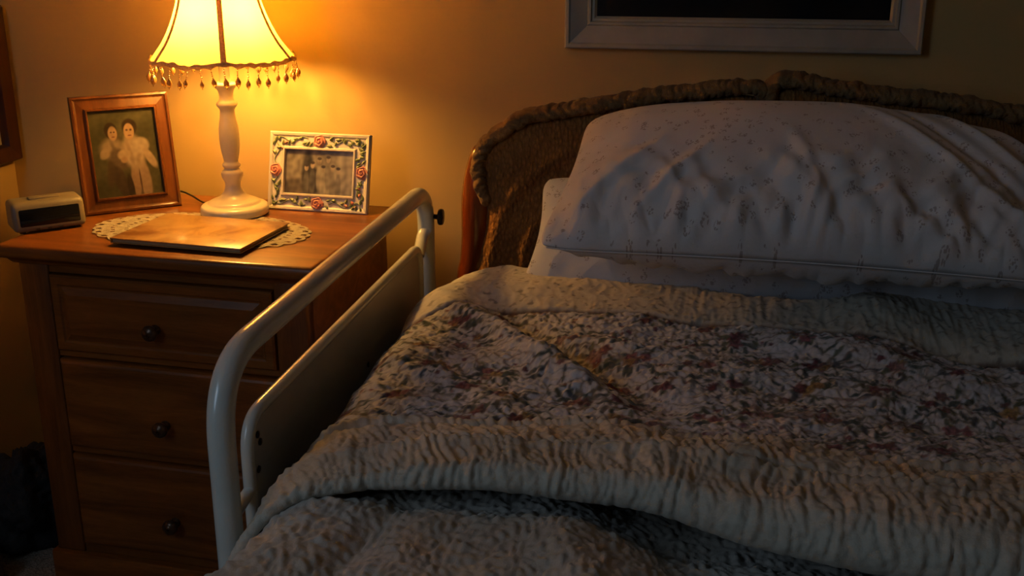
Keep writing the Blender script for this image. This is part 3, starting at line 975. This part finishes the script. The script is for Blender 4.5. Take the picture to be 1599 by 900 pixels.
# ------------------------------------------------------------------ quilt print
def raster_print(x0, x1, y0, y1, res, seed):
    nx, ny = int((x1 - x0) / res), int((y1 - y0) / res)
    X, Y = np.meshgrid(x0 + np.arange(nx) * res, y0 + np.arange(ny) * res, indexing='ij')
    img = np.zeros((nx, ny, 3)); img[:] = (.52, .51, .53)
    img *= (1 + .12 * perlin(X * 14, Y * 14, seed))[..., None]
    r = random.Random(seed)
    # stems
    for k, (cl, sc_) in enumerate((((.16, .11, .07), 7), ((.12, .13, .09), 9), ((.18, .10, .07), 11))):
        n = perlin(X * sc_ + 3 * perlin(X * 5, Y * 5, 4 + k), Y * sc_, seed + 10 + k)
        a = (1 - sstep(.012, .035, np.abs(n)))[..., None] * .75
        img = img * (1 - a) + np.array(cl) * a
    def stamp(cx, cy, R, fn):
        i0 = max(0, int((cx - R - x0) / res)); i1 = min(nx, int((cx + R - x0) / res) + 1)
        j0 = max(0, int((cy - R - y0) / res)); j1 = min(ny, int((cy + R - y0) / res) + 1)
        if i1 <= i0 or j1 <= j0: return
        xx = X[i0:i1, j0:j1] - cx; yy = Y[i0:i1, j0:j1] - cy
        a, c = fn(xx, yy)
        img[i0:i1, j0:j1] = img[i0:i1, j0:j1] * (1 - a[..., None]) + np.asarray(c) * a[..., None]
    greens = [(.05, .065, .05), (.075, .095, .085), (.11, .115, .07), (.05, .06, .07), (.15, .13, .10), (.10, .10, .11), (.20, .19, .19)]
    reds = [(.17, .045, .055), (.24, .09, .10), (.13, .035, .045), (.28, .16, .15), (.15, .07, .065)]
    golds = [(.32, .21, .08), (.28, .16, .07)]
    area = (x1 - x0) * (y1 - y0)
    def leaf(cx, cy, L, W, an, c):
        ca, sa = math.cos(an), math.sin(an)
        def f(xx, yy):
            u = (xx * ca + yy * sa) / L; v = (-xx * sa + yy * ca) / W
            d = np.abs(v) - (1 - u * u)
            k = (1 - sstep(-.22, .1, d)) * (np.abs(u) < 1) * .92
            vein = .75 + .35 * (np.abs(v) > .12)
            return k, np.array(c)[None, None, :] * vein[..., None]
        stamp(cx, cy, L * 1.1, f)
    def flower(cx, cy, R, c):
        c = np.array(c); ph = r.uniform(0, 6)
        def f(xx, yy):
            d = np.hypot(xx, yy) / R; t_ = np.arctan2(yy, xx)
            e = d / (1 + .2 * np.cos(5 * t_ + ph))
            sh = .60 + .6 * (np.sin(e * 9 + t_ + ph) > 0)
            return (1 - sstep(.82, 1.0, e)) * .92, c[None, None, :] * sh[..., None]
        stamp(cx, cy, R * 1.25, f)
    # loose sprigs
    for k in range(int(area * 1700)):
        cx, cy = r.uniform(x0, x1), r.uniform(y0, y1)
        if r.random() > .55 + 1.1 * float(perlin(cx * 7, cy * 7, seed + 30)): continue
        L = r.uniform(.004, .010); leaf(cx, cy, L, L * r.uniform(.3, .5), r.uniform(0, PI), r.choice(greens))
    for k in range(int(area * 350)):
        flower(r.uniform(x0, x1), r.uniform(y0, y1), r.uniform(.003, .0065), r.choice(reds))
    # bouquets on a jittered lattice
    step = .105
    for gi in range(int((x1 - x0) / step) + 1):
        for gj in range(int((y1 - y0) / step) + 1):
            bx = x0 + (gi + .5 * (gj % 2)) * step + r.uniform(-.025, .025); by = y0 + gj * step + r.uniform(-.025, .025)
            for k in range(r.randint(16, 26)):
                a = r.uniform(0, 2 * PI); d = r.uniform(.014, .052); L = r.uniform(.008, .017)
                leaf(bx + d * math.cos(a), by + d * math.sin(a), L, L * r.uniform(.28, .42), a + r.uniform(-.7, .7), r.choice(greens[:5]))
            for k in range(r.randint(3, 6)):
                a = r.uniform(0, 2 * PI); d = r.uniform(0, .030)
                flower(bx + d * math.cos(a), by + d * math.sin(a), r.uniform(.007, .015), r.choice(reds) if r.random() < .82 else r.choice(golds))
    return img, (x0, y0, res)
IMG, IMGO = raster_print(-.90, .75, 1.35, 2.25, .0022, 17)
def sample(img, o, x, y):
    fx = np.clip((x - o[0]) / o[2], 0, img.shape[0] - 1.001); fy = np.clip((y - o[1]) / o[2], 0, img.shape[1] - 1.001)
    ix = fx.astype(int); iy = fy.astype(int); ax = (fx - ix)[..., None]; ay = (fy - iy)[..., None]
    return (img[ix, iy] * (1 - ax) + img[ix + 1, iy] * ax) * (1 - ay) + (img[ix, iy + 1] * (1 - ax) + img[ix + 1, iy + 1] * ax) * ay

# ------------------------------------------------------------------ bedding surfaces
RC = .085
def side_profile(s, xl, xr):
    """s: arc coordinate measured on the flat (x); beyond the edges the cloth rolls over and hangs. returns x, dz, and normal (nx, nz)"""
    x = np.array(s, float); dz = np.zeros_like(x); nx = np.zeros_like(x); nz = np.ones_like(x)
    q = RC * PI / 2
    for sg, e in ((-1, xl), (1, xr)):
        flat = e - sg * RC
        d = (s - flat) * sg
        on = d > 0
        ang = np.clip(d / RC, 0, PI / 2)
        x = np.where(on, flat + sg * RC * np.sin(ang), x)
        dz = np.where(on, -(RC * (1 - np.cos(ang))) - np.maximum(0, d - q), dz)
        nx = np.where(on, sg * np.sin(ang), nx); nz = np.where(on, np.cos(ang), nz)
    return x, dz, nx, nz

def hem_y(x): return np.interp(x, [-.75, -.6, -.47, -.157, .02, .107, .2, .25, .36, .6, .95], [2.30, 2.325, 2.33, 2.272, 2.235, 2.215, 2.20, 2.20, 2.26, 2.235, 2.24])
def seam1_y(x): return np.interp(x, [-.75, -.558, -.482, -.143, .102, .543, .95], [1.96, 2.02, 2.10, 2.094, 2.053, 1.992, 1.95]) + .006 * perlin(x * 9, x * 0, 3)
def seam2_y(x): return np.interp(x, [-.75, -.45, -.25, -.1, .1, .45, .95], [1.50, 1.545, 1.575, 1.57, 1.55, 1.50, 1.46]) + .008 * perlin(x * 8, x * 0, 8)
def fold_y(x): return np.interp(x, [-.75, -.66, -.587, -.449, -.209, -.114, -.036, .045, .16, .35, .95], [1.17, 1.21, 1.265, 1.33, 1.345, 1.345, 1.325, 1.295, 1.265, 1.235, 1.20])
def fold_r(x): return np.interp(x, [-.75, -.55, -.3, 0, .25, .95], [.008, .010, .022, .031, .042, .05])
ZQ = .632
def big_relief(x, y):
    z = .014 * perlin(x * 2.6, y * 2.6, 31) + .009 * perlin(x * 5.5, y * 7.5, 32)
    z += ridge(x, y, -.50, 2.06, -.17, 1.68, .032, .030) + ridge(x, y, -.42, 2.09, -.08, 1.70, .030, -.022)
    z += ridge(x, y, -.56, 1.80, -.30, 1.62, .03, .012) + ridge(x, y, -.30, 1.98, .05, 1.86, .03, .012)
    z += .020 * np.exp(-((x - .30) / .085) ** 2 - ((y - 2.17) / .10) ** 2)
    z += ridge(x, y, .10, 2.02, .50, 1.80, .045, .026) + ridge(x, y, .36, 2.05, .62, 1.93, .03, -.020)
    z += ridge(x, y, .0, 1.80, .45, 1.66, .04, -.010) + ridge(x, y, .50, 1.95, .60, 1.6, .03, .015)
    return z

def quilt():
    ds = .0026
    s = np.concatenate([np.arange(-.86, .72, ds), np.linspace(.72, 1.05, 30)[1:]])
    nt = 470; nroll = 70
    xm, dz, nx, nz = side_profile(s, -.617, .82)
    yh, y1, y2, yf, rf = hem_y(s), seam1_y(s), seam2_y(s), fold_y(s), fold_r(s)
    v = np.linspace(0, 1, nt)
    S = s[:, None]; 
    Y = yh[:, None] + (yf - yh)[:, None] * v[None]
    SX = np.broadcast_to(S, Y.shape)
    X = np.broadcast_to(xm[:, None], Y.shape)
    NX = np.broadcast_to(nx[:, None], Y.shape); NZ = np.broadcast_to(nz[:, None], Y.shape)
    thick = 2 * rf[:, None]
    # the folded part is thicker: rises towards the fold
    rise = (thick - .012) * sstep(0, 1, (y2[:, None] + .10 - Y) / (y2 - yf + .04)[:, None])
    Zb = ZQ + .012 + rise + big_relief(SX, Y) * (1 - .5 * sstep(.0, .06, (-.60 - SX)))
    # fine relief
    d1 = Y - y1[:, None]; d2 = Y - y2[:, None]
    inA = sstep(-.004, .004, d1); inC = sstep(-.004, .004, -d2); inB = (1 - inA) * (1 - inC)
    wx = SX + .010 * perlin(SX * 12, Y * 12, 41)
    pA = .0016 * ridged(SX * 45, Y * 30, 42) + .0022 * perlin(SX * 24, Y * 24, 43) + .0024 * ridged(SX * 55, Y * 9, 53) * sstep(-.2, .0, SX)
    pB = .0062 * np.abs(perlin(SX * 46, Y * 38, 44)) + .0045 * np.abs(perlin(SX * 75, Y * 65, 45)) + .005 * perlin(SX * 14, Y * 14, 46) - .004
    slant = SX + .55 * (Y - 1.45) * (1 - sstep(-.5, .1, SX))
    pC = .0095 * np.abs(perlin(slant * 58 + .7 * perlin(SX * 14, Y * 14, 47), Y * 9, 48)) ** .8 + .005 * np.abs(perlin(slant * 80, Y * 45, 49)) + .004 * perlin(SX * 12, Y * 10, 50) - .004
    fine = pA * inA + pB * inB + pC * inC
    fine = fine - .006 * np.exp(-(d1 / .006) ** 2) - .007 * np.exp(-(d2 / .007) ** 2) + .005 * np.exp(-((d2 + .016) / .010) ** 2)
    # horizontal crease before the crest
    yc = (y2 + (yf - y2) * .62)[:, None] + .006 * perlin(SX * 9, SX * 0, 51)
    fine = fine - .009 * np.exp(-((Y - yc) / .007) ** 2) * sstep(-.45, -.25, SX) + .005 * np.exp(-((Y - yc + .018) / .012) ** 2) - .006 * np.exp(-((d2 + .034) / .006) ** 2)
    hemr = np.clip((yh[:, None] - Y) / .014, 0, 1)
    edge_drop = .014 * (1 - np.sqrt(1 - (1 - hemr) ** 2))
    off = (fine - edge_drop + (Zb - ZQ)) * (1 - .6 * np.abs(NX)) + .024 * sstep(1.95, 2.2, Y) - .035 * sstep(.44, .60, -SX) * sstep(2.12, 2.34, Y)
    Xp = X + NX * off; Zp = ZQ + dz[:, None] + NZ * off
    top = np.stack([Xp, Y, Zp], -1)
    # roll of the fold
    ph = np.linspace(0, PI * 1.12, nroll + 1)[1:]
    SXr = np.broadcast_to(S, (len(s), nroll)); PH = np.broadcast_to(ph[None], SXr.shape)
    arc = PH * rf[:, None]
    r = rf[:, None]; end_off = off[:, -1][:, None] - (fine[:, -1] * (1 - .6 * np.abs(nx)))[:, None] * (1 - np.exp(-PH * 5))
    YA = yf[:, None] - arc
    slr = SXr + .55 * (yf[:, None] - 1.45) * (1 - sstep(-.5, .1, SXr))
    fr_ = (.0095 * np.abs(perlin(slr * 58 + .7 * perlin(SXr * 14, YA * 14, 47), YA * 9, 48)) ** .8 + .004 * np.abs(perlin(slr * 80, YA * 45, 49)) - .004) * (1 - .8 * sstep(1.1, 2.4, PH)) 
    fr_ = fr_ - fr_[:, :1] * np.exp(-PH * 5)
    rr = r + fr_
    Yr = yf[:, None] - rr * np.sin(PH)
    offr = end_off - r + rr * np.cos(PH)
    Nx = nx[:, None]; Nz = nz[:, None]
    roll = np.stack([xm[:, None] + Nx * offr, Yr, ZQ + dz[:, None] + Nz * offr], -1)
    P = np.concatenate([top, roll], 1)
    # colours
    pr = sample(IMG, IMGO, SX, Y)
    cream = np.array((.50, .455, .375)); tan = np.array((.47, .43, .37)); white = np.array((.52, .50, .51))
    n1 = sstep(-.2, .3, perlin(SX * 5, Y * 5, 71))[..., None]
    lft = (1 - sstep(-.50, -.30, SX))[..., None]
    cA = white * lft + (cream * 1.03 * n1 + tan * 1.15 * (1 - n1)) * (1 - lft)
    spk = (sstep(.25, .32, perlin(SX * 90, Y * 90, 72)) * sstep(.05, .12, perlin(SX * 30, Y * 30, 73)))[..., None] * .6
    cA = cA * (1 - spk) + np.array((.16, .13, .11)) * spk
    n2 = sstep(-.3, .3, perlin(SX * 7, Y * 7, 74))[..., None]
    cC = cream * n2 + np.array((.45, .40, .32)) * (1 - n2)
    a_, b_, c_ = inA[..., None], inB[..., None], inC[..., None]
    col = cA * a_ + pr * b_ * 1.0 + cC * c_
    l1 = (np.exp(-(d1 / .0045) ** 2) * .8 * (Y > 0))[..., None]; col = col * (1 - l1) + np.array((.13, .075, .05)) * l1
    l2 = (np.exp(-((d2 - .004) / .004) ** 2) * .6)[..., None]; col = col * (1 - l2) + np.array((.16, .07, .06)) * l2
    colr = np.broadcast_to(cream * .98, roll.shape)
    q = grid('quilt', P, M['quilt'], None, col=np.concatenate([col, colr], 1), flip=True)
    tag(q, 'floral quilt with cream ribbed border, folded back across the bed', 'quilt')
    return q
quilt()

def blanket():
    ds = .003
    s = np.concatenate([np.arange(-.86, .66, ds), np.linspace(.66, 1.08, 26)[1:]])
    y = np.concatenate([np.linspace(-.42, .75, 40), np.arange(.753, 1.52, ds)])
    xm, dz, nx, nz = side_profile(s, -.600, .805)
    SX, Y = np.meshgrid(s, y, indexing='ij')
    z = ZQ - .004 + 0 * SX
    z = z + .012 * sstep(.33, .55, -SX) * sstep(.9, 1.2, Y)
    z = z - .038 * sstep(-.14, .02, SX + (Y - 1.25) * .5) * sstep(.5, .75, Y) 
    z += .006 * perlin(SX * 5, Y * 5, 81) + .008 * perlin(SX * 2.5, Y * 2.5, 82)
    z += ridge(SX, Y, -.41, 1.33, -.47, .95, .022, -.014) + ridge(SX, Y, -.34, 1.32, -.40, .95, .03, .008)
    z += ridge(SX, Y, -.18, 1.28, -.08, 1.0, .035, .018)
    f = .0070 * np.abs(perlin(SX * 66 + Y * 14 + .8 * perlin(SX * 15, Y * 15, 83), Y * 40, 84)) + .0045 * np.abs(perlin(SX * 70, Y * 50, 85)) - .004
    f += .0035 * perlin(SX * 20, Y * 16, 86)
    off = (z - ZQ) * (1 - np.abs(nx))[:, None] + f * sstep(.5, .75, Y)
    off = off + .072 * (1 - sstep(.93, 1.24, Y)) * np.abs(nx)[:, None] * (SX < 0) - .026 * sstep(1.28, 1.36, Y)
    Xp = xm[:, None] + nx[:, None] * off; Zp = ZQ + dz[:, None] + nz[:, None] * off
    P = np.stack([Xp, Y, Zp], -1)
    n = sstep(-.3, .3, perlin(SX * 6, Y * 6, 87))[..., None]
    col = np.array((.46, .43, .38)) * n + np.array((.41, .37, .31)) * (1 - n)
    b = grid('blanket', P, M['quilt'], None, col=col, flip=False)
    tag(b, 'nubby grey-cream blanket lying beneath the thick folded edge of the floral quilt', 'blanket')
blanket()

# ------------------------------------------------------------------ bed safety rail
RX = -.662
rail = empty('bed_rail', (RX, 1.85, FLOOR))
tag(rail, 'white enamelled tubular bed safety rail with solid panel between chest and bed', 'bed rail')
def RL(pts): return [(0, p[0] - 1.85, p[1] - FLOOR) for p in pts]
outer = fillet(RL([(1.315, .20), (1.315, .805), (2.415, .805), (2.415, .20)]), [.115, .085], 14)
tube('rail_tube', outer, .0195, M['metal_white'], rail, 28)
inner = fillet(RL([(1.395, .30), (1.395, .690), (2.345, .690), (2.345, .30)]), [.055, .045], 10)
tube('panel_edge_tube', inner, .0105, M['metal_white'], rail, 18)
# solid sheet panel
bm = bmesh.new()
loop0 = [tuple(p) for p in inner]
f0 = [bm.verts.new((-.003, p[1], p[2])) for p in loop0]; f1 = [bm.verts.new((.003, p[1], p[2])) for p in loop0]
bm.faces.new(f0); bm.faces.new(f1[::-1])
for i in range(len(f0)):
    j = (i + 1) % len(f0); bm.faces.new((f0[i], f0[j], f1[j], f1[i]))
bm_obj('panel', bm, M['panel_white'], rail)
tube('bracket', [(0, 2.345 - 1.85, .668 - FLOOR), (0, 2.38 - 1.85, .70 - FLOOR), (0, 2.405 - 1.85, .705 - FLOOR)], [.013, .014, .016], M['metal_white'], rail, 16)
tube('bracket', [(0, 1.395 - 1.85, .58 - FLOOR), (0, 1.36 - 1.85, .575 - FLOOR), (0, 1.325 - 1.85, .57 - FLOOR)], [.009, .010, .011], M['metal_white'], rail, 16)
lathe('knob', [(.001, 0), (.006, 0), (.006, .012), (.018, .013), (.019, .017), (.018, .022), (.001, .023)], M['bolt'], rail, 24, loc=(.018, 2.415 - 1.85, .742 - FLOOR), rot=(0, PI / 2, 0))
for (y_, z_) in ((1.425, .655), (1.432, .640), (1.42, .600), (1.86, .50), (1.95, .56)):
    lathe('bolt', [(.001, 0), (.006, 0), (.0055, .002), (.001, .003)], M['bolt'], rail, 12, loc=(.0032, y_ - 1.85, z_ - FLOOR), rot=(0, PI / 2, 0))
for y_ in (1.315, 2.415):     # arms going in under the mattress and feet on the floor
    tube('support_arm', [(0, y_ - 1.85, .215 - FLOOR), (.06, y_ - 1.85, .215 - FLOOR)], .014, M['metal_white'], rail, 12)
    tube('leg', [(0, y_ - 1.85, 0), (0, y_ - 1.85, .205 - FLOOR)], .016, M['metal_white'], rail, 16)

# ------------------------------------------------------------------ wall pictures
pw, ph_ = .800, .62
wp = empty('wall_picture', (.0195, WALL_Y - .001, 1.103))
tag(wp, 'wide white-framed picture with black centre hanging above the bed', 'wall picture')
bm = frame_ring(pw, ph_, [(0, 0), (0, -.030), (.003, -.034), (.010, -.034), (.014, -.030), (.052, -.020), (.055, -.024), (.060, -.024), (.063, -.018), (.068, -.018), (.073, -.012), (.073, 0)])
bm_obj('frame', bm, M['white_frame'], wp)
box('print', (-pw / 2 + .071, -.010, .071), (pw / 2 - .071, -.004, ph_ - .071), M['pic_dark'], wp)

w2 = empty('wall_picture', (WALL_XL + .001, 2.437, .782), math.radians(90))
tag(w2, 'dark reddish wooden framed picture on the side wall above the clock', 'wall picture')
bm = frame_ring(.46, .40, [(0, 0), (0, -.032), (.004, -.038), (.040, -.030), (.044, -.016), (.046, 0)])
bm_obj('frame', bm, M['wood_dark'], w2)
box('print', (-.196, -.010, .034), (.196, -.004, .366), M['white_frame'], w2)

# ------------------------------------------------------------------ things on the floor beside the chest
def blob(name, c, r, seed, m, label, cat, squash=(1, 1, 1), amp=.35):
    n1, n2 = 60, 90
    th_ = np.linspace(0.001, PI - .001, n1); ph = np.linspace(0, 2 * PI, n2, endpoint=False)
    TT, PP = np.meshgrid(th_, ph, indexing='ij')
    x = np.sin(TT) * np.cos(PP); y = np.sin(TT) * np.sin(PP); z = np.cos(TT)
    k = 1 + amp * perlin(x * 1.7 + z, y * 1.7 - z, seed) + .10 * ridged(x * 5, z * 5 + y * 3, seed + 1)
    P = np.stack([x * k * r * squash[0], y * k * r * squash[1], z * k * r * squash[2]], -1)
    P[..., 2] = np.maximum(P[..., 2], -r * squash[2] * .75)
    P[..., 2] += r * squash[2] * .75
    o = grid(name, P, m, None, closed_v=True, cap=True, flip=True, loc=c)
    tag(o, label, cat)
blob('cloth_bag', (-1.70, 2.30, FLOOR + .001), .11, 3, M['bag'], 'slumped black cloth bag on the carpet left of the chest', 'bag', (.9, 1.1, 1.25))
blob('crumpled_cloth', (-1.73, 2.02, FLOOR + .001), .085, 8, M['cloth_pale'], 'crumpled brownish cloth on the carpet in front of the black bag', 'cloth', (.9, 1.0, .8), .6)
